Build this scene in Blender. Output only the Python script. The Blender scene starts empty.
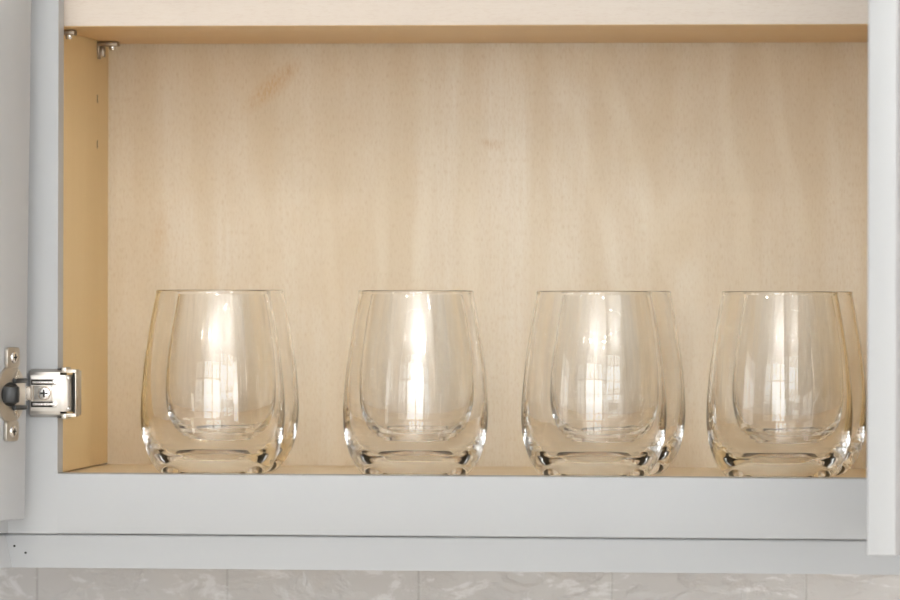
import bpy, bmesh, math, random
from mathutils import Vector, Matrix

random.seed(4)
S = 0.001                      # the cabinet is laid out in millimetres
Z0 = 1.410                     # top of the lower face-frame rail above the room floor
sc = bpy.context.scene

# ------------------------------------------------------------------ camera
PSI, PITCH, ROLL = math.radians(5.7106), math.radians(0.1719), math.radians(0.15)
cam_data = bpy.data.cameras.new('camera')
cam_data.sensor_width = 36.0
cam_data.lens = 200.0
cam_data.clip_start = 0.05
cam_data.clip_end = 50
cam_data.dof.use_dof = True
cam_data.dof.focus_distance = 3.22
cam_data.dof.aperture_fstop = 12.0
cam = bpy.data.objects.new('camera', cam_data)
sc.collection.objects.link(cam)
fw = Vector((-math.sin(PSI) * math.cos(PITCH), math.cos(PSI) * math.cos(PITCH), -math.sin(PITCH)))
rt = fw.cross(Vector((0, 0, 1))).normalized()
up = rt.cross(fw)
r2 = rt * math.cos(ROLL) + up * math.sin(ROLL)
u2 = up * math.cos(ROLL) - rt * math.sin(ROLL)
m = Matrix((r2, u2, -fw)).transposed().to_4x4()
m.translation = Vector((0.5637, -3.1345, Z0 + 0.1203))
cam.matrix_world = m
sc.camera = cam

# ------------------------------------------------------------------ sky, daylight, lamps, exposure
world = bpy.data.worlds.new('sky')
sc.world = world
world.use_nodes = True
world.node_tree.nodes['Background'].inputs[0].default_value = (0.80, 0.90, 1.0, 1)
world.node_tree.nodes['Background'].inputs[1].default_value = 1.2

def area_light(name, loc, rot, sx, sy, power, col, shape='RECTANGLE', spread=180):
    l = bpy.data.lights.new(name, 'AREA')
    l.shape = shape
    l.size = sx
    l.size_y = sy
    l.energy = power
    l.color = col
    l.spread = math.radians(spread)
    o = bpy.data.objects.new(name, l)
    o.location = loc
    o.rotation_euler = rot
    sc.collection.objects.link(o)
    return o

WINDOWS = ((-1.95, -0.75, 1.02, 2.50), (-0.50, 0.70, 1.02, 2.50), (0.82, 2.02, 1.02, 2.50), (2.10, 3.05, 1.02, 2.50))
YF = -5.2                      # wall behind the photographer
for (a, b, c, d) in WINDOWS:
    area_light('window_daylight', ((a + b) / 2, YF - 0.25, (c + d) / 2), (math.pi / 2, 0, 0), b - a, d - c,
               31.0 * (b - a) * (1.35 if -1 < a < 1 else 0.35), (0.92, 0.975, 1.0))
# added fill lamp, unseen behind the camera, bounced off the ceiling
area_light('added_bounce_fill', (0.95, -4.15, 1.25), (math.pi, 0, 0), 0.16, 0.16, 155.0, (1.0, 0.99, 0.97), 'DISK', 150)
SIDE = (-3.6, -1.5, 0.9, 2.25)  # unseen side windows, added to bring light from left and right
for (sx, rot, pw, col) in ((-2.62, -math.pi / 2, 32.0, (0.97, 0.99, 1.0)), (3.42, math.pi / 2, 82.0, (1.0, 0.96, 0.90))):
    area_light('window_daylight', (sx, (SIDE[0] + SIDE[1]) / 2, (SIDE[2] + SIDE[3]) / 2), (0, rot, 0), SIDE[3] - SIDE[2], SIDE[1] - SIDE[0], pw, col)
LAMPS = [(x, y) for y in (-2.55, -4.1) for x in (-0.75, 0.20, 1.85)]
for (x, y) in LAMPS:
    area_light('downlight', (x, y, 2.715), (0, 0, 0), 0.07, 0.07, 7.0, (1.0, 0.965, 0.92), 'DISK')

vs = sc.view_settings
vs.view_transform = 'Standard'
vs.look = 'None'
vs.gamma = 1
vs.use_curve_mapping = False
vs.exposure = -0.44
cy = sc.cycles
cy.max_bounces = 28
cy.transmission_bounces = 28
cy.glossy_bounces = 12
cy.diffuse_bounces = 6
cy.caustics_refractive = True
cy.caustics_reflective = False
cy.use_denoising = True
cy.use_adaptive_sampling = False
cy.sample_clamp_indirect = 0
cy.blur_glossy = 0.0

# ------------------------------------------------------------------ helpers
def link(o):
    sc.collection.objects.link(o)
    return o

def tag(o, label=None, cat=None, group=None, kind=None):
    if label: o['label'] = label
    if cat: o['category'] = cat
    if group: o['group'] = group
    if kind: o['kind'] = kind
    return o

def empty(name, loc, rz=0.0):
    o = bpy.data.objects.new(name, None)
    o.empty_display_size = 0.05
    o.location = loc
    o.rotation_euler = (0, 0, rz)
    return link(o)

def box(bm, x0, x1, y0, y1, z0, z1, bev=0.0, seg=2):
    """a box in millimetres added to bm, with rounded edges"""
    t = bmesh.new()
    bmesh.ops.create_cube(t, size=1)
    for v in t.verts:
        v.co = Vector(((x0 + x1) / 2 + v.co.x * (x1 - x0), (y0 + y1) / 2 + v.co.y * (y1 - y0), (z0 + z1) / 2 + v.co.z * (z1 - z0)))
    if bev > 0:
        bmesh.ops.bevel(t, geom=t.edges[:], offset=bev, segments=seg, profile=0.5, affect='EDGES')
    merge(bm, t)

def merge(bm, t, mat=None):
    if mat is not None:
        bmesh.ops.transform(t, matrix=mat, verts=t.verts)
    me = bpy.data.meshes.new('tmp')
    t.to_mesh(me)
    t.free()
    bm.from_mesh(me)
    bpy.data.meshes.remove(me)

def cyl(bm, c, axis, r0, r1, h, n=32, bev=0.0):
    t = bmesh.new()
    bmesh.ops.create_cone(t, cap_ends=True, segments=n, radius1=r0, radius2=r1, depth=h)
    if bev > 0:
        bmesh.ops.bevel(t, geom=[e for e in t.edges if abs(e.verts[0].co.z - e.verts[1].co.z) < 1e-6], offset=bev, segments=2, profile=0.5, affect='EDGES')
    q = Vector((0, 0, 1)).rotation_difference(Vector(axis).normalized()).to_matrix().to_4x4()
    q.translation = Vector(c)
    merge(bm, t, q)

def prism(bm, pts, a, b, plane='xy', bev=0.0):
    """polygon pts extruded from a to b; plane 'xy' along z, 'yz' along x, 'xz' along y"""
    t = bmesh.new()
    def co(p, k):
        return {'xy': (p[0], p[1], k), 'yz': (k, p[0], p[1]), 'xz': (p[0], k, p[1])}[plane]
    va = [t.verts.new(co(p, a)) for p in pts]
    vb = [t.verts.new(co(p, b)) for p in pts]
    n = len(pts)
    fa = t.faces.new(va)
    fb = t.faces.new(vb[::-1])
    for i in range(n):
        t.faces.new((va[i], vb[i], vb[(i + 1) % n], va[(i + 1) % n]))
    bmesh.ops.recalc_face_normals(t, faces=t.faces[:])
    if bev > 0:
        es = [e for e in t.edges if (e.verts[0] in va and e.verts[1] in va) or (e.verts[0] in vb and e.verts[1] in vb)]
        bmesh.ops.bevel(t, geom=es, offset=bev, segments=2, profile=0.5, affect='EDGES')
    merge(bm, t)

def obj(name, bm, mat, parent=None, smooth=False, angle=35):
    for v in bm.verts:
        v.co *= S
    me = bpy.data.meshes.new(name)
    bm.to_mesh(me)
    bm.free()
    me.materials.append(mat)
    if smooth:
        for p in me.polygons: p.use_smooth = True
        me.set_sharp_from_angle(angle=math.radians(angle))
    o = link(bpy.data.objects.new(name, me))
    if parent: o.parent = parent
    return o

# ------------------------------------------------------------------ materials
def new_mat(name):
    mt = bpy.data.materials.new(name)
    mt.use_nodes = True
    nt = mt.node_tree
    return mt, nt, nt.nodes['Principled BSDF']

def node(nt, kind, **kw):
    n = nt.nodes.new(kind)
    for k, v in kw.items():
        if k.startswith('i_'):
            n.inputs[k[2:].replace('_', ' ')].default_value = v
        else:
            setattr(n, k, v)
    return n

def coords(nt, scale, loc=(0, 0, 0)):
    tc = node(nt, 'ShaderNodeTexCoord')
    mp = node(nt, 'ShaderNodeMapping')
    mp.inputs['Scale'].default_value = scale
    mp.inputs['Location'].default_value = loc
    nt.links.new(tc.outputs['Object'], mp.inputs['Vector'])
    return mp.outputs['Vector']

def noise(nt, vec, scale, detail=3, rough=0.5, dist=0.0):
    n = node(nt, 'ShaderNodeTexNoise')
    n.inputs['Scale'].default_value = scale
    n.inputs['Detail'].default_value = detail
    n.inputs['Roughness'].default_value = rough
    n.inputs['Distortion'].default_value = dist
    nt.links.new(vec, n.inputs['Vector'])
    return n.outputs['Fac']

def ramp(nt, fac, stops):
    r = node(nt, 'ShaderNodeValToRGB')
    el = r.color_ramp.elements
    while len(el) < len(stops): el.new(0.5)
    for e, (p, c) in zip(el, stops):
        e.position = p
        e.color = (c, c, c, 1) if isinstance(c, (int, float)) else (*c, 1)
    nt.links.new(fac, r.inputs['Fac'])
    return r.outputs['Color']

def mix(nt, fac, a, b, mode='MIX'):
    n = node(nt, 'ShaderNodeMix', data_type='RGBA', blend_type=mode)
    for s, v in ((0, fac), (6, a), (7, b)):
        if isinstance(v, (int, float)): n.inputs[s].default_value = v
        elif isinstance(v, tuple): n.inputs[s].default_value = (*v, 1)
        else: nt.links.new(v, n.inputs[s])
    return n.outputs[2]

def bump(nt, b, fac, strength, dist):
    n = node(nt, 'ShaderNodeBump')
    n.inputs['Strength'].default_value = strength
    n.inputs['Distance'].default_value = dist
    nt.links.new(fac, n.inputs['Height'])
    nt.links.new(n.outputs['Normal'], b.inputs['Normal'])

def paint(name, col, rough=0.38):
    mt, nt, b = new_mat(name)
    f = noise(nt, coords(nt, (1, 1, 1)), 14, 4)
    c = mix(nt, f, tuple(x * 0.985 for x in col), tuple(min(1, x * 1.015) for x in col))
    nt.links.new(c, b.inputs['Base Color'])
    b.inputs['Roughness'].default_value = rough
    bump(nt, b, noise(nt, coords(nt, (1, 1, 1)), 260, 2), 0.05, 0.0005)
    return mt

def metal(name, col, rough=0.28, streak=(60, 60, 6)):
    mt, nt, b = new_mat(name)
    f = noise(nt, coords(nt, streak), 8, 3)
    nt.links.new(mix(nt, f, tuple(x * 0.9 for x in col), col), b.inputs['Base Color'])
    b.inputs['Metallic'].default_value = 1
    nt.links.new(ramp(nt, f, [(0.2, rough * 0.8), (0.8, rough * 1.25)]), b.inputs['Roughness'])
    return mt

def plain(name, col, rough=0.5):
    mt, nt, b = new_mat(name)
    f = noise(nt, coords(nt, (1, 1, 1)), 30, 2)
    nt.links.new(mix(nt, f, tuple(x * 0.95 for x in col), tuple(x * 1.05 for x in col)), b.inputs['Base Color'])
    b.inputs['Roughness'].default_value = rough
    return mt

def wood(name, light, mid, dark, axis='z', rough=0.42, fleck=0.10, broad=0.6, figure=0.0, knots=()):
    """clear birch veneer: grain along axis, broad cathedral figure, short flecks"""
    mt, nt, b = new_mat(name)
    def st(a, l):                       # a across the grain, l along it
        return {'z': (a, a, l), 'y': (a, l, a), 'x': (l, a, a)}[axis]
    big = noise(nt, coords(nt, st(5.0, 1.6), (3.1, 0.7, 1.9)), 1.6, 4, 0.55, 1.1)
    wv = node(nt, 'ShaderNodeTexWave', wave_type='BANDS', bands_direction='X' if axis != 'x' else 'Z')
    wv.inputs['Scale'].default_value = 1.0
    wv.inputs['Distortion'].default_value = 7.0
    wv.inputs['Detail'].default_value = 3.0
    wv.inputs['Detail Scale'].default_value = 0.8
    nt.links.new(coords(nt, st(7.0, 1.3), (0.4, 0.2, 0.35)), wv.inputs['Vector'])
    fine = noise(nt, coords(nt, st(150.0, 9.0)), 3.0, 4, 0.6)
    spec = noise(nt, coords(nt, st(330.0, 75.0)), 3.2, 2, 0.6)
    c = ramp(nt, big, [(0.30, mid), (0.62, light)])
    c = mix(nt, mix(nt, broad, (0, 0, 0), ramp(nt, wv.outputs['Fac'], [(0.45, 0.0), (0.95, 0.55)])), c, mid)
    c = mix(nt, mix(nt, 0.42, (0, 0, 0), ramp(nt, fine, [(0.40, 0.0), (0.75, 1.0)])), c, mid)
    c = mix(nt, mix(nt, fleck * 3, (0, 0, 0), ramp(nt, spec, [(0.50, 0.0), (0.78, 1.0)])), c, dark)
    if figure:                                            # pale slanting growth lines
        tc = node(nt, 'ShaderNodeTexCoord')
        mp = node(nt, 'ShaderNodeMapping')
        mp.inputs['Rotation'].default_value = (0, math.radians(24), 0)
        mp.inputs['Scale'].default_value = (8.0, 8.0, 2.2)
        nt.links.new(tc.outputs['Object'], mp.inputs['Vector'])
        w2 = node(nt, 'ShaderNodeTexWave', wave_type='BANDS', bands_direction='X')
        w2.inputs['Scale'].default_value = 1.1
        w2.inputs['Distortion'].default_value = 16.0
        w2.inputs['Detail'].default_value = 4.0
        w2.inputs['Detail Scale'].default_value = 0.7
        nt.links.new(mp.outputs['Vector'], w2.inputs['Vector'])
        where = ramp(nt, noise(nt, coords(nt, (1, 1, 1), (0.3, 0, 0.1)), 5.0, 2), [(0.35, 0.1), (0.6, 1.0)])
        c = mix(nt, mix(nt, 1.0, where, ramp(nt, w2.outputs['Fac'], [(0.55, 0.0), (0.97, figure)]), 'MULTIPLY'), c, tuple(min(0.9, x * 1.14) for x in light))
        c = mix(nt, mix(nt, 1.0, where, ramp(nt, w2.outputs['Fac'], [(0.0, figure * 0.8), (0.35, 0.0)]), 'MULTIPLY'), c, mid)
    for (kx, ky, kz, rx, rz, rot, amt, kc) in knots:     # stained spots, each an ellipse broken up by the fleck noise
        tc = node(nt, 'ShaderNodeTexCoord')
        mp = node(nt, 'ShaderNodeMapping', vector_type='TEXTURE')
        mp.inputs['Location'].default_value = (kx * S, ky * S, kz * S)
        mp.inputs['Rotation'].default_value = (0, rot, 0)
        mp.inputs['Scale'].default_value = (rx * S, 1.0, rz * S)
        nt.links.new(tc.outputs['Object'], mp.inputs['Vector'])
        ln = node(nt, 'ShaderNodeVectorMath', operation='LENGTH')
        nt.links.new(mp.outputs['Vector'], ln.inputs[0])
        msk = ramp(nt, ln.outputs['Value'], [(0.15, 1.0), (1.0, 0.0)])
        brk = ramp(nt, spec, [(0.35, 0.15), (0.62, 1.0)])
        c = mix(nt, mix(nt, 1.0, mix(nt, 1.0, msk, brk, 'MULTIPLY'), (amt, amt, amt), 'MULTIPLY'), c, kc)
    nt.links.new(c, b.inputs['Base Color'])
    b.inputs['Roughness'].default_value = rough
    b.inputs['Specular IOR Level'].default_value = 0.35
    bump(nt, b, fine, 0.08, 0.0006)
    return mt

def tile_mat():
    mt, nt, b = new_mat('glazed_tile')
    tc = node(nt, 'ShaderNodeTexCoord')
    sep = node(nt, 'ShaderNodeSeparateXYZ')
    nt.links.new(tc.outputs['Object'], sep.inputs[0])
    cmb = node(nt, 'ShaderNodeCombineXYZ')
    nt.links.new(sep.outputs['X'], cmb.inputs['X'])
    nt.links.new(sep.outputs['Z'], cmb.inputs['Y'])
    mp = node(nt, 'ShaderNodeMapping')
    mp.inputs['Location'].default_value = (0.0691 + 0.066875, 0.1120 - Z0, 0)
    nt.links.new(cmb.outputs[0], mp.inputs['Vector'])
    bt = node(nt, 'ShaderNodeTexBrick', offset=0.5, offset_frequency=2, squash=1.0)
    bt.inputs['Color1'].default_value = (0.47, 0.465, 0.47, 1)
    bt.inputs['Color2'].default_value = (0.40, 0.394, 0.40, 1)
    bt.inputs['Mortar'].default_value = (0.36, 0.355, 0.355, 1)
    bt.inputs['Scale'].default_value = 1.0
    bt.inputs['Mortar Size'].default_value = 0.0009
    bt.inputs['Mortar Smooth'].default_value = 0.3
    bt.inputs['Brick Width'].default_value = 0.13375
    bt.inputs['Row Height'].default_value = 0.066
    nt.links.new(mp.outputs[0], bt.inputs['Vector'])
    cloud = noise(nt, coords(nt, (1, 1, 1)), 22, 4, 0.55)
    c = mix(nt, ramp(nt, noise(nt, coords(nt, (1, 1, 2.2)), 26, 7, 0.68, 0.5), [(0.54, 0.0), (0.60, 0.75)]), mix(nt, ramp(nt, cloud, [(0.35, 0.0), (0.7, 0.35)]), bt.outputs['Color'], (0.50, 0.495, 0.495)), (0.60, 0.61, 0.63))  # pale patches painted into the glaze in place of glossy reflections
    nt.links.new(c, b.inputs['Base Color'])
    b.inputs['Roughness'].default_value = 0.10
    und = noise(nt, coords(nt, (1, 1, 1.5)), 30, 5, 0.55, 0.3)
    inv = node(nt, 'ShaderNodeMath', operation='SUBTRACT')
    nt.links.new(ramp(nt, und, [(0.47, 0.0), (0.58, 1.0)]), inv.inputs[0])
    nt.links.new(bt.outputs['Fac'], inv.inputs[1])
    bump(nt, b, inv.outputs[0], 0.30, 0.0016)
    return mt

def glass_mat():
    mt, nt, b = new_mat('clear_glass')
    f = noise(nt, coords(nt, (1, 1, 0.6)), 18, 1)
    nt.links.new(mix(nt, f, (0.996, 0.999, 0.998), (1.0, 1.0, 1.0)), b.inputs['Base Color'])
    b.inputs['Roughness'].default_value = 0.0
    b.inputs['Transmission Weight'].default_value = 1.0
    b.inputs['IOR'].default_value = 1.5
    bump(nt, b, noise(nt, coords(nt, (1, 1, 1.2)), 26, 1), 0.04, 0.002)
    return mt

GREY = paint('grey_cabinet_paint', (0.390, 0.401, 0.415))
DOORGREY = GREY
BIRCH = wood('birch_back_veneer', (0.81, 0.745, 0.64), (0.70, 0.59, 0.43), (0.54, 0.40, 0.235), 'z', broad=0.9, fleck=0.17, figure=0.32,
             knots=((110.0, 285, 268.0, 2.2, 4.5, 0.0, 0.8, (0.50, 0.27, 0.08)),
                    (98.0, 285, 257.0, 30, 9, -0.72, 0.75, (0.62, 0.40, 0.17)),
                    (250.0, 285, 217.0, 11, 5, 0.2, 0.55, (0.60, 0.42, 0.24)),
                    (20.0, 285, 155.0, 8, 26, 0.15, 0.45, (0.66, 0.48, 0.28))))
BIRCH_SIDE = wood('birch_side_veneer', (0.84, 0.66, 0.37), (0.79, 0.60, 0.31), (0.64, 0.45, 0.20), 'z', fleck=0.05, broad=0.3)
BIRCH_FLOOR = wood('birch_floor_veneer', (0.90, 0.80, 0.63), (0.84, 0.71, 0.52), (0.68, 0.53, 0.34), 'x', fleck=0.06)
BIRCH_SHELF = wood('birch_shelf_veneer', (0.74, 0.54, 0.31), (0.68, 0.47, 0.255), (0.55, 0.35, 0.17), 'x', fleck=0.04)
EDGE = wood('raw_edge_band', (0.66, 0.595, 0.53), (0.60, 0.52, 0.45), (0.50, 0.40, 0.32), 'x', rough=0.6, fleck=0.10, broad=0.3)
BAND_END = plain('orange_veneer_end', (0.78, 0.56, 0.36), 0.6)
NICKEL = metal('nickel_plate', (0.62, 0.595, 0.56), 0.38)
NICKEL_WARM = metal('brushed_nickel_cup', (0.58, 0.54, 0.48), 0.36)
STEEL = metal('bright_steel', (0.80, 0.785, 0.765), 0.25)
BRONZE = metal('dark_nickel_clip', (0.36, 0.30, 0.235), 0.34)
BLACK = plain('black_plastic', (0.02, 0.022, 0.024), 0.35)
DARK = plain('dark_hole', (0.015, 0.014, 0.012), 0.8)
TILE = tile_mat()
GLASS = glass_mat()
WALL = paint('white_wall_paint', (0.80, 0.79, 0.77), 0.7)
WARMWALL = paint('warm_beige_wall_paint', (0.74, 0.65, 0.57), 0.7)
CEIL = paint('white_ceiling_paint', (0.86, 0.86, 0.85), 0.8)
FLOORM = wood('oak_floorboards', (0.50, 0.455, 0.41), (0.43, 0.385, 0.335), (0.30, 0.26, 0.22), 'y', rough=0.4)
TRIM = paint('white_trim_paint', (0.82, 0.82, 0.81), 0.4)

# ------------------------------------------------------------------ the room
XL, XR, YB, H = -2400, 3200, 305, 2740
YFm = YF * 1000
def struct(name, bm, mat):
    return tag(obj(name, bm, mat), kind='structure')

b = bmesh.new(); box(b, XL - 120, XR + 120, YFm - 120, YB + 120, -100, 0); struct('floor', b, FLOORM)
b = bmesh.new(); box(b, XL - 120, XR + 120, YFm - 120, YB + 120, H, H + 100); struct('ceiling', b, CEIL)
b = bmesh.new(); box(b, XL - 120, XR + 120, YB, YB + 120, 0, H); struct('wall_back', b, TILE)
sy0, sy1, sz0, sz1 = [v * 1000 for v in SIDE]
for (nm, wn, x0, mt_) in (('wall_left', 'window_5', XL - 120, WALL), ('wall_right', 'window_6', XR, WARMWALL)):
    b = bmesh.new()
    box(b, x0, x0 + 120, YFm - 120, sy0, 0, H); box(b, x0, x0 + 120, sy1, YB, 0, H)
    box(b, x0, x0 + 120, sy0, sy1, 0, sz0); box(b, x0, x0 + 120, sy0, sy1, sz1, H)
    struct(nm, b, mt_)
    b = bmesh.new()
    for yy in (sy0, (sy0 + sy1) / 2 - 25, sy1 - 50):
        box(b, x0 + 30, x0 + 90, yy, yy + 50, sz0, sz1, 2)
    for zz in (sz0, sz1 - 50):
        box(b, x0 + 32, x0 + 88, sy0 + 45, sy1 - 45, zz, zz + 50, 2)
    struct(wn, b, TRIM)  # frame of a side window added for its light
b = bmesh.new()
xs = sorted((a * 1000, e * 1000) for (a, e, c, d) in WINDOWS)
zc, zd = WINDOWS[0][2] * 1000, WINDOWS[0][3] * 1000
box(b, XL, XR, YFm - 120, YFm, 0, zc)
box(b, XL, XR, YFm - 120, YFm, zd, H)
edges = [XL] + [v for p in xs for v in p] + [XR]
for i in range(0, len(edges), 2):
    box(b, edges[i], edges[i + 1], YFm - 120, YFm, zc, zd)
struct('wall_front', b, WALL)
for k, (a, e) in enumerate(xs):
    b = bmesh.new()
    box(b, a, a + 50, YFm - 90, YFm - 30, zc, zd, 3); box(b, e - 50, e, YFm - 90, YFm - 30, zc, zd, 3)
    box(b, a + 50, e - 50, YFm - 90, YFm - 30, zc, zc + 50, 3); box(b, a + 50, e - 50, YFm - 90, YFm - 30, zd - 50, zd, 3)
    box(b, (a + e) / 2 - 16, (a + e) / 2 + 16, YFm - 80, YFm - 40, zc + 45, zd - 45, 2)
    for q in (1, 2):
        zm = zc + (zd - zc) * q / 3
        box(b, a + 45, e - 45, YFm - 78, YFm - 42, zm - 14, zm + 14, 2)
    struct('window_%d' % (k + 1), b, TRIM)
for k, (x, y) in enumerate(LAMPS):
    b = bmesh.new()
    t = bmesh.new()
    pr = [(56, 0), (80, 0), (82, -3), (78, -7), (60, -9), (54, -4)]
    n = 40
    rings = [[t.verts.new((x * 1000 + r * math.cos(2 * math.pi * i / n), y * 1000 + r * math.sin(2 * math.pi * i / n), H + z)) for i in range(n)] for r, z in pr]
    for j in range(len(pr)):
        A, B = rings[j], rings[(j + 1) % len(pr)]
        for i in range(n):
            t.faces.new((A[i], A[(i + 1) % n], B[(i + 1) % n], B[i]))
    bmesh.ops.recalc_face_normals(t, faces=t.faces[:])
    merge(b, t)
    struct('trim_%d' % (k + 1), b, TRIM)

# ------------------------------------------------------------------ the wall cabinet
W, HO = 533.0, 686.0           # opening of the face frame
WX = 16.2                      # the side panels stand this far outside the opening
FLOOR_Z = -4.3                 # the cabinet bottom lies a little below the rail's top
cab = empty('wall_cabinet', (0, 0, Z0))
tag(cab, 'light grey painted wall cabinet with birch interior holding the stemless glasses', 'cabinet')

b = bmesh.new(); box(b, -32, 0, 0, 19, -38.2, HO + 38); obj('stile', b, GREY, cab)
b = bmesh.new(); box(b, W, W + 32, 0, 19, -38.2, HO + 38); obj('stile', b, GREY, cab)
def rail(z0, z1):
    pts = []
    for (cy_, cz_, a0) in ((0.8, z1 - 0.8, 90), (0.8, z0 + 0.8, 180)):
        for k in range(5):
            a = math.radians(a0 + 22.5 * k)
            pts.append((cy_ + 0.8 * math.cos(a), cz_ + 0.8 * math.sin(a)))
    b = bmesh.new(); prism(b, pts + [(19, z0), (19, z1)], 0, W, 'yz'); obj('rail', b, GREY, cab, True)
rail(-38.2, 0); rail(HO, HO + 38)
b = bmesh.new(); box(b, -WX - 12, -WX, 19, 297, FLOOR_Z + 1.0, HO + 37); obj('side_panel', b, BIRCH_SIDE, cab)
b = bmesh.new(); box(b, W + WX, W + WX + 12, 19, 297, -37, HO + 37); obj('side_panel', b, BIRCH_SIDE, cab)
b = bmesh.new(); box(b, W + WX + 12, W + 32, 19, 297, -38.2, HO + 38); obj('end_panel', b, GREY, cab)
b = bmesh.new(); box(b, -WX, W + WX, 285, 297, -37, HO + 37); obj('back_panel', b, BIRCH, cab)
b = bmesh.new(); box(b, -WX - 12, W + WX - 0.5, 19, 285, FLOOR_Z - 12, FLOOR_Z); obj('bottom_panel', b, BIRCH_FLOOR, cab)
b = bmesh.new(); box(b, -WX, W + WX, 19, 285, HO + 5, HO + 17); obj('top_panel', b, BIRCH_FLOOR, cab)
# drilled holes / small dark grain nicks in the side panel
for pz in (213.0, 244.0):
    b = bmesh.new(); box(b, -WX - 0.5, -WX + 0.12, 239.0, 240.8, pz, pz + 5.5); obj('peg_hole', b, DARK, cab)

# shelf clips: an upright leg on the side panel and an arm under the shelf with a screw tip
def clip(y0):
    b = bmesh.new()
    prism(b, [(y0 - 5, 285.5), (y0 + 5, 285.5), (y0 + 5, 277.0), (y0 + 3.2, 273.5), (y0 - 3.2, 273.5), (y0 - 5, 277.0)], -WX, -WX + 1.4, 'yz', 0.3)
    box(b, -WX, -WX + 14.2, y0 - 5.5, y0 + 5.5, 282.2, 285.5, 0.6)
    box(b, -WX + 1.4, -WX + 4.6, y0 - 3.6, y0 + 3.6, 275.0, 282.2, 0.5)
    dz = 285.0 + 0.0045 * (y0 - 5.5) - 0.02 - 285.5
    bmesh.ops.translate(b, verts=b.verts[:], vec=(0, 0, dz))
    o = obj('shelf_clip', b, BRONZE, cab, True)
    b = bmesh.new()
    cyl(b, (-WX + 9.8, y0, 281.0 + dz), (0, 0, -1), 2.5, 2.0, 3.0, 20, 0.4)
    obj('screw', b, STEEL, o, True)
clip(243.0)
clip(74.0)

# ------------------------------------------------------------------ doors (thing > part > sub-part)
def door(x, y, ang, out, zb, zt, lean=0.0, w=300.0):
    """local x runs from the hinge edge across the door, local y=0 is the inner face, out=+1/-1 the way to the outer face"""
    th, st, rec = (18.0 if out < 0 else 16.8), 58.0, 5.5
    yy = sorted((0.0, out * th))
    b = bmesh.new()
    box(b, 0, st, yy[0], yy[1], zb, zt, 1.3, 3)
    box(b, w - st, w, yy[0], yy[1], zb, zt, 1.3, 3)
    box(b, st - 1, w - st + 1, yy[0] + 0.1, yy[1] - 0.1, zb, zb + st, 1.0, 2)
    box(b, st - 1, w - st + 1, yy[0] + 0.1, yy[1] - 0.1, zt - st, zt, 1.0, 2)
    d = obj('door', b, DOORGREY, cab, True)
    d.matrix_basis = Matrix.Translation((x * S, y * S, 0)) @ Matrix.Rotation(math.radians(lean), 4, 'Y') @ Matrix.Rotation(ang, 4, 'Z')
    b = bmesh.new()
    box(b, st - 2, w - st + 2, yy[0] + rec, yy[1] - rec, zb + st - 2, zt - st + 2)
    obj('inset_panel', b, DOORGREY, d)
    return d

PHI = math.radians(18)
ldoor = door(-16.3, -22.0, -(math.pi / 2 + PHI), -1, -28.2, 716, 0.62)
rdoor = door(550.3, -20.0, -(math.pi / 2 + math.radians(6.3)), +1, -31.3, 714)

HZ = 51.0                      # height of the hinge
# cup plate on the door's inner face, in the door's local frame
def disc_plate():
    b = bmesh.new()
    cyl(b, (19.0, 0.7, HZ), (0, 1, 0), 18.4, 17.9, 1.7, 56, 0.3)
    for s in (-1, 1):
        pts = []
        cx, cz = 19.0, HZ + s * 23.0
        hw, hh, r = 8.0, 6.4, 2.6
        for (qx, qz, a0) in ((1, 1, 0), (-1, 1, 90), (-1, -1, 180), (1, -1, 270)):
            for k in range(5):
                a = math.radians(a0 + 22.5 * k)
                pts.append((cx + qx * (hw - r) + r * math.cos(a), cz + qz * (hh - r) + r * math.sin(a)))
        prism(b, pts, 0.0, 2.6, 'xz', 0.5)
    return obj('hinge_cup', b, NICKEL_WARM, ldoor, True)
disc_plate()
for s in (-1, 1):
    b = bmesh.new(); cyl(b, (19.0, 3.0, HZ + s * 23.2), (0, 1, 0), 4.0, 3.3, 1.4, 28, 0.4)
    o = obj('screw', b, STEEL, ldoor, True)
    b = bmesh.new()
    box(b, 16.6, 21.4, 3.72, 3.85, HZ + s * 23.2 - 0.55, HZ + s * 23.2 + 0.55)
    box(b, 18.45, 19.55, 3.73, 3.86, HZ + s * 23.2 - 2.3, HZ + s * 23.2 + 2.3)
    obj('screw_slot', b, DARK, ldoor)
# dark opening of the cup with the damper and the two links
b = bmesh.new()
pts = []
for k in range(33):
    a = -math.pi / 2 + math.pi * k / 32 * 2
    pts.append((21.0 + 12.0 * math.cos(a), HZ + 7.6 * math.sin(a)))
prism(b, pts[:-1], 1.2, 1.75, 'xz')
obj('cup_opening', b, DARK, ldoor)
b = bmesh.new()
cyl(b, (25.0, 3.2, HZ), (0, 0, 1), 6.2, 6.2, 10.5, 28, 1.2)
for s in (-1, 1):
    box(b, 3.0, 19.0, 1.5, 4.2, HZ + s * 8.4 - 1.5, HZ + s * 8.4 + 1.5, 0.7)
obj('damper', b, BLACK, ldoor, True)
for s in (-1, 1):
    b = bmesh.new()
    t = bmesh.new()
    bmesh.ops.create_cube(t, size=1)
    mm = Matrix.Translation((15.0, 2.2, HZ + s * 12.0)) @ Matrix.Rotation(s * 0.8, 4, 'Y') @ Matrix.Diagonal((7.0, 1.6, 2.2, 1))
    merge(b, t, mm)
    obj('spring', b, STEEL, ldoor)

for c in ldoor.children:                       # the cup sits a little further in from the door's edge
    if not c.name.startswith('inset_panel'):
        c.location.x = 3.2 * S

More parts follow.
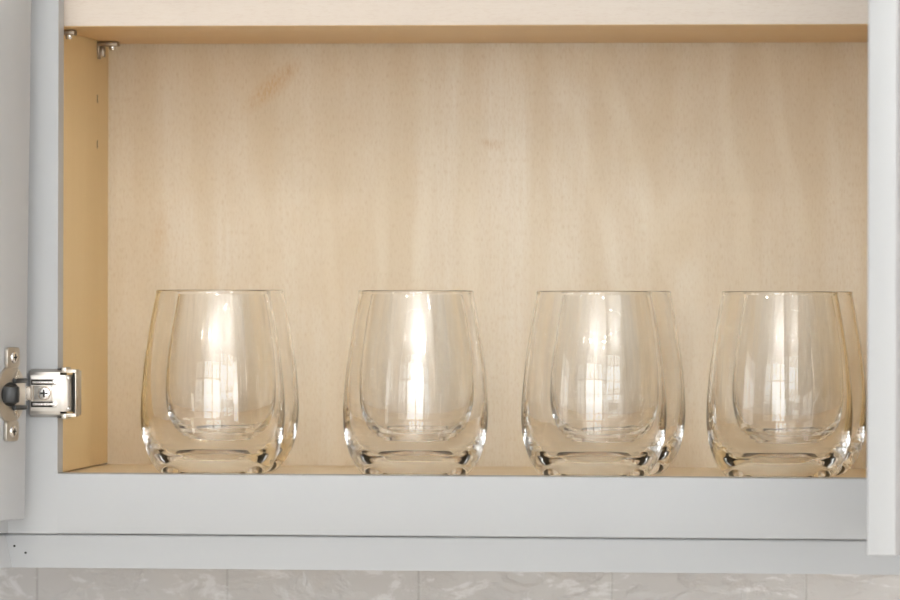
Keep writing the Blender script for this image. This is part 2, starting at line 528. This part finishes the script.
# the hinge body wrapped round the stile, in cabinet coordinates
b = bmesh.new()
outer = [(-17.2, -1.0), (-17.2, -5.2), (-16.2, -6.6), (3.2, -6.6)]
for k in range(1, 9):
    a = math.radians(90 - 90 * k / 8)
    outer.append((3.2 + 6.6 * math.cos(a), 0.0 - 6.6 * math.sin(a)))
outer.append((9.8, 13.0))
inner = [(8.5, 13.0), (8.5, 0.0), (7.6, -2.9), (5.6, -4.6), (3.2, -5.3), (-15.2, -5.3), (-15.9, -4.6), (-15.9, -1.0)]
prism(b, outer + inner, HZ - 11.6, HZ + 11.6, 'xy', 0.3)
hinge = obj('hinge', b, NICKEL, cab, True, 30)
# folded upper and lower flanges, sloping back to the stile
for s in (-1, 1):
    b = bmesh.new()
    prism(b, [(-6.55, HZ + s * 11.4), (-6.0, HZ + s * 13.4), (-0.2, HZ + s * 15.4), (-0.1, HZ + s * 14.0), (-4.9, HZ + s * 12.6), (-5.2, HZ + s * 11.4)], -17.0, 2.6, 'yz', 0.2)
    obj('flange', b, NICKEL, hinge, True, 40)
# dark slots with a bright rod in each
for s in (-1, 1):
    b = bmesh.new()
    box(b, -16.0, 0.4, -6.75, -6.0, HZ + s * 7.0 - 1.9, HZ + s * 7.0 + 1.9, 0.3)
    obj('slot', b, DARK, hinge)
for s in (-1, 1):
    b = bmesh.new()
    cyl(b, (-7.8, -6.9, HZ + s * 6.9), (1, 0, 0), 1.0, 1.0, 14.0, 16)
    cyl(b, (-0.9, -6.9, HZ + s * 6.9), (0, 1, 0), 1.9, 1.9, 1.4, 20, 0.4)
    obj('rod', b, STEEL, hinge, True)
b = bmesh.new()
box(b, -14.0, -2.6, -7.4, -6.4, HZ - 4.5, HZ + 4.5, 0.4)
obj('adjuster_plate', b, NICKEL, hinge, True)
b = bmesh.new()
box(b, -15.0, -2.2, -6.7, -6.0, HZ - 4.9, HZ + 4.9)  # dark backing put in as shade around the adjuster plate and screw
cyl(b, (-7.2, -7.35, HZ), (0, 1, 0), 4.4, 4.4, 0.3, 32)
obj('recess_shade', b, BRONZE, hinge)
b = bmesh.new()
cyl(b, (-7.2, -8.1, HZ), (0, 1, 0), 3.8, 3.8, 1.6, 32, 0.6)
scr = obj('screw', b, STEEL, hinge, True)
b = bmesh.new()
box(b, -9.7, -4.7, -9.0, -8.75, HZ - 0.6, HZ + 0.6)
box(b, -7.8, -6.6, -9.01, -8.76, HZ - 2.5, HZ + 2.5)
obj('screw_slot', b, DARK, hinge)
for s in (-1, 1):
    b = bmesh.new()
    cyl(b, (8.1, -4.9, HZ + s * 9.6), (1, -1, 0), 1.7, 1.3, 1.2, 16, 0.4)
    obj('rivet', b, STEEL, hinge, True)
# the plate inside the opening, clipped over the stile's edge
b = bmesh.new()
box(b, 11.6, 12.3, -3.0, 17.0, HZ - 14.0, HZ + 14.0, 0.25)
for s in (-1, 1):
    zz = sorted((HZ + s * 14.0, HZ + s * 12.9))
    box(b, 2.2, 12.2, -3.2, 15.0, zz[0], zz[1], 0.25)
    zz = sorted((HZ + s * 13.0, HZ + s * 16.4))
    box(b, 3.2, 6.4, -4.4, 12.0, zz[0], zz[1], 0.5)
    zz = sorted((HZ + s * 14.0, HZ + s * 15.0))
    box(b, 6.0, 12.3, -2.4, 10.0, zz[0], zz[1], 0.2)
obj('mounting_plate', b, NICKEL_WARM, hinge, True)
b = bmesh.new()
box(b, 0.2, 2.8, -2.0, 17.0, HZ - 15.6, HZ + 15.6)
box(b, 9.9, 11.6, -1.0, 17.0, HZ - 12.8, HZ + 12.8)  # dark filler standing in for the shaded gap beside the plate
obj('clip_body_and_gap', b, DARK, hinge)
# arm between cup and body
b = bmesh.new()
prism(b, [(-29.0, -27.5), (-25.0, -24.6), (-19.0, -10.0), (-15.5, -4.2), (-15.0, -6.0), (-17.5, -11.5), (-23.5, -25.8), (-28.0, -29.0)], HZ - 4.6, HZ + 4.6, 'xy', 0.3)
obj('arm', b, STEEL, hinge, True)

# ------------------------------------------------------------------ the shelf above
b = bmesh.new()
box(b, -WX + 2.0, W + WX - 2.0, 30.6, 283.0, 285.0, 304.0, 0.4)
shelf = obj('cabinet_shelf', b, BIRCH_SHELF, None, True)
shelf.location = (0, 0, Z0)
shelf.rotation_euler = (0.0045, 0, 0)
tag(shelf, 'birch plywood shelf with pale raw front edge, resting on metal clips above the glasses', 'shelf')
b = bmesh.new()
box(b, -WX + 6.5, W + WX - 6.5, 29.9, 30.6, 285.5, 303.8, 0.2)
e = obj('edge_band', b, EDGE, shelf)
e['label'] = 'pale raw wood edge band'
b = bmesh.new()
box(b, -WX + 2.0, -WX + 6.5, 30.0, 30.6, 285.5, 303.8, 0.1)
obj('edge_band', b, BAND_END, shelf)

# ------------------------------------------------------------------ moulding under the cabinet and the corner cabinet next to it
RT, RB = -38.7, -59.3
CORNER = -33.5
BA = math.radians(65)
prof = [(1.4, RT), (0.2, RT - 0.3), (-1.0, RT - 1.2), (-10.6, RB), (8.0, RB), (8.0, RT)]   # (y, z)
def swept(pts3a, pts3b):
    t = bmesh.new()
    va = [t.verts.new(p) for p in pts3a]
    vb = [t.verts.new(p) for p in pts3b]
    t.faces.new(va); t.faces.new(vb[::-1])
    n = len(va)
    for i in range(n):
        t.faces.new((va[i], vb[i], vb[(i + 1) % n], va[(i + 1) % n]))
    bmesh.ops.recalc_face_normals(t, faces=t.faces[:])
    return t
mit = math.tan(BA / 2)
b = bmesh.new()
merge(b, swept([(CORNER - y * mit, y, z) for y, z in prof], [(W + 32, y, z) for y, z in prof]))
lr = obj('light_rail', b, GREY)
lr.location = (0, 0, Z0)
tag(lr, 'long light grey moulding strip fixed under the open cabinet with two nail holes', 'moulding')
b = bmesh.new()
for (nx, nz) in ((-26.8, -46.1), (-19.2, -50.2)):
    yy = -1.0 - 9.5 * (RT - 1.2 - nz) / (RT - 1.2 - RB - 1.0)
    cyl(b, (nx, yy, nz), (0, 1, -0.4), 0.75, 0.75, 0.5, 12)
obj('nail_hole', b, DARK, lr)
d = Vector((-math.cos(BA), -math.sin(BA), 0))
nrm = Vector((math.sin(BA), -math.cos(BA), 0))          # out of the corner cabinet's face
def onb(s, y, z):
    p = Vector((CORNER, 0, 0)) + d * s - nrm * y
    return (p.x, p.y, z)
b = bmesh.new()
merge(b, swept([onb(-y * mit + 0.15, y, z) for y, z in prof], [onb(300, y, z) for y, z in prof]))
lr2 = obj('light_rail', b, GREY)
lr2.location = (0, 0, Z0)
tag(lr2, 'short light grey moulding meeting the long strip at a mitre below the door hinge', 'moulding')
b = bmesh.new()
p0 = Vector((-32.05, -0.02, 0)); p1 = p0 + d * 300
prism(b, [(p0.x, p0.y), (p1.x, p1.y), (p1.x - 300, p1.y), (p1.x - 300, 303), (p0.x, 303)], -38.2, HO + 38, 'xy', 0.5)
cc = obj('corner_cabinet', b, GREY)
cc.location = (0, 0, Z0)
tag(cc, 'light grey corner cabinet face angled forward behind the opened door with hinge', 'cabinet')

# ------------------------------------------------------------------ the stemless glasses
OUT = [(29.5, 0.25), (30.6, 0.5), (33.0, 2.0), (36.2, 5.2), (39.4, 9.6), (42.2, 15.0), (44.4, 21.5), (45.9, 28.5), (46.6, 36.0), (46.75, 43.0),
       (46.4, 52.0), (45.6, 62.0), (44.4, 73.0), (42.9, 84.0), (41.1, 96.0), (39.4, 106.0), (37.7, 115.0), (36.8, 119.4)]
INN = [(0.0, 5.8), (8.5, 5.95), (16.8, 6.8), (24.0, 8.9), (30.2, 12.4), (35.3, 17.2), (39.2, 23.4), (41.7, 30.2), (43.2, 38.0), (43.85, 46.0), (43.9, 53.0),
       (43.5, 62.0), (42.6, 73.0), (41.3, 84.0), (39.55, 96.0), (37.9, 106.0), (36.2, 115.0), (35.3, 119.4)]
def spline(pts, per=4):
    out = []
    n = len(pts)
    for i in range(n - 1):
        p0 = pts[max(i - 1, 0)]; p1 = pts[i]; p2 = pts[i + 1]; p3 = pts[min(i + 2, n - 1)]
        for k in range(per):
            t = k / per
            out.append(tuple(0.5 * ((2 * p1[j]) + (-p0[j] + p2[j]) * t + (2 * p0[j] - 5 * p1[j] + 4 * p2[j] - p3[j]) * t * t + (-p0[j] + 3 * p1[j] - 3 * p2[j] + p3[j]) * t ** 3) for j in (0, 1)))
    out.append(pts[-1])
    return out
def glass_mesh(n=144):
    outer = spline(OUT)
    inn = spline(INN, 10)
    lip = []
    ro, zo = outer[-1]
    ri = inn[-1][0]
    cr, rr = (ro + ri) / 2, (ro - ri) / 2 + 0.35
    for k in range(1, 8):
        a = math.pi * k / 8
        lip.append((cr + rr * math.cos(a), zo + 0.6 + 1.2 * math.sin(a)))
    base = [(0.0, 2.2), (12.0, 2.0), (20.0, 1.5), (25.0, 0.8), (27.6, 0.3)]
    prof = base + outer + lip + inn[::-1]
    bm = bmesh.new()
    from mathutils import noise as mnoise
    rings = []
    for q, (r, z) in enumerate(prof):
        if q >= len(base) + len(outer) + len(lip) and r > 6:      # the pressed inner wall is slightly wavy low down
            amp = 0.06 * max(0.0, 1 - z / 48.0)
            rip = 0.035 * max(0.0, 1 - z / 46.0) * math.sin(2 * math.pi * z / 2.7 + 2.0 * math.sin(z / 5.0))
            ring = []
            for i in range(n):
                a = 2 * math.pi * i / n
                rr_ = r + rip + amp * mnoise.noise(Vector((r * math.cos(a) / 9.0, r * math.sin(a) / 9.0, z / 3.2)))
                ring.append(bm.verts.new((rr_ * math.cos(a), rr_ * math.sin(a), z)))
            rings.append(ring)
            continue
        if r < 1e-6:
            rings.append([bm.verts.new((0, 0, z))])
        else:
            rings.append([bm.verts.new((r * math.cos(2 * math.pi * i / n), r * math.sin(2 * math.pi * i / n), z)) for i in range(n)])
    for A, B in zip(rings, rings[1:]):
        for i in range(n):
            j = (i + 1) % n
            if len(A) == 1: bm.faces.new((A[0], B[j], B[i]))
            elif len(B) == 1: bm.faces.new((A[i], A[j], B[0]))
            else: bm.faces.new((A[i], A[j], B[j], B[i]))
    bmesh.ops.recalc_face_normals(bm, faces=bm.faces[:])
    return bm

g0 = obj('stemless_wine_glass', glass_mesh(), GLASS)
for p in g0.data.polygons: p.use_smooth = True
GL = [(89.5, 68, 'front stemless wine glass nearest the hinge, one glass close behind it'),
      (221.3, 68, 'front stemless wine glass second from the hinge, its twin hidden straight behind'),
      (336.5, 68, 'front stemless wine glass third from the hinge'),
      (455.4, 68, 'front stemless wine glass nearest the edge of the blurred door'),
      (84.8, 172, 'back row stemless wine glass nearest the hinge, peeking out behind the first'),
      (211.6, 172, 'back row stemless wine glass second from the hinge, seen through its twin'),
      (343.0, 172, 'back row stemless wine glass third from the hinge, peeking out behind the third'),
      (462.9, 172, 'back row stemless wine glass nearest the blurred door, partly cut off by it')]
for i, (x, y, lab) in enumerate(GL):
    o = g0 if i == 0 else link(g0.copy())
    o.location = (x * S, y * S, Z0 + (FLOOR_Z - 0.2) * S + 0.0)
    o.rotation_euler = (0, 0, random.uniform(0, 6.28))
    tag(o, lab, 'drinking glass', 'stemless wine glasses in the cabinet')
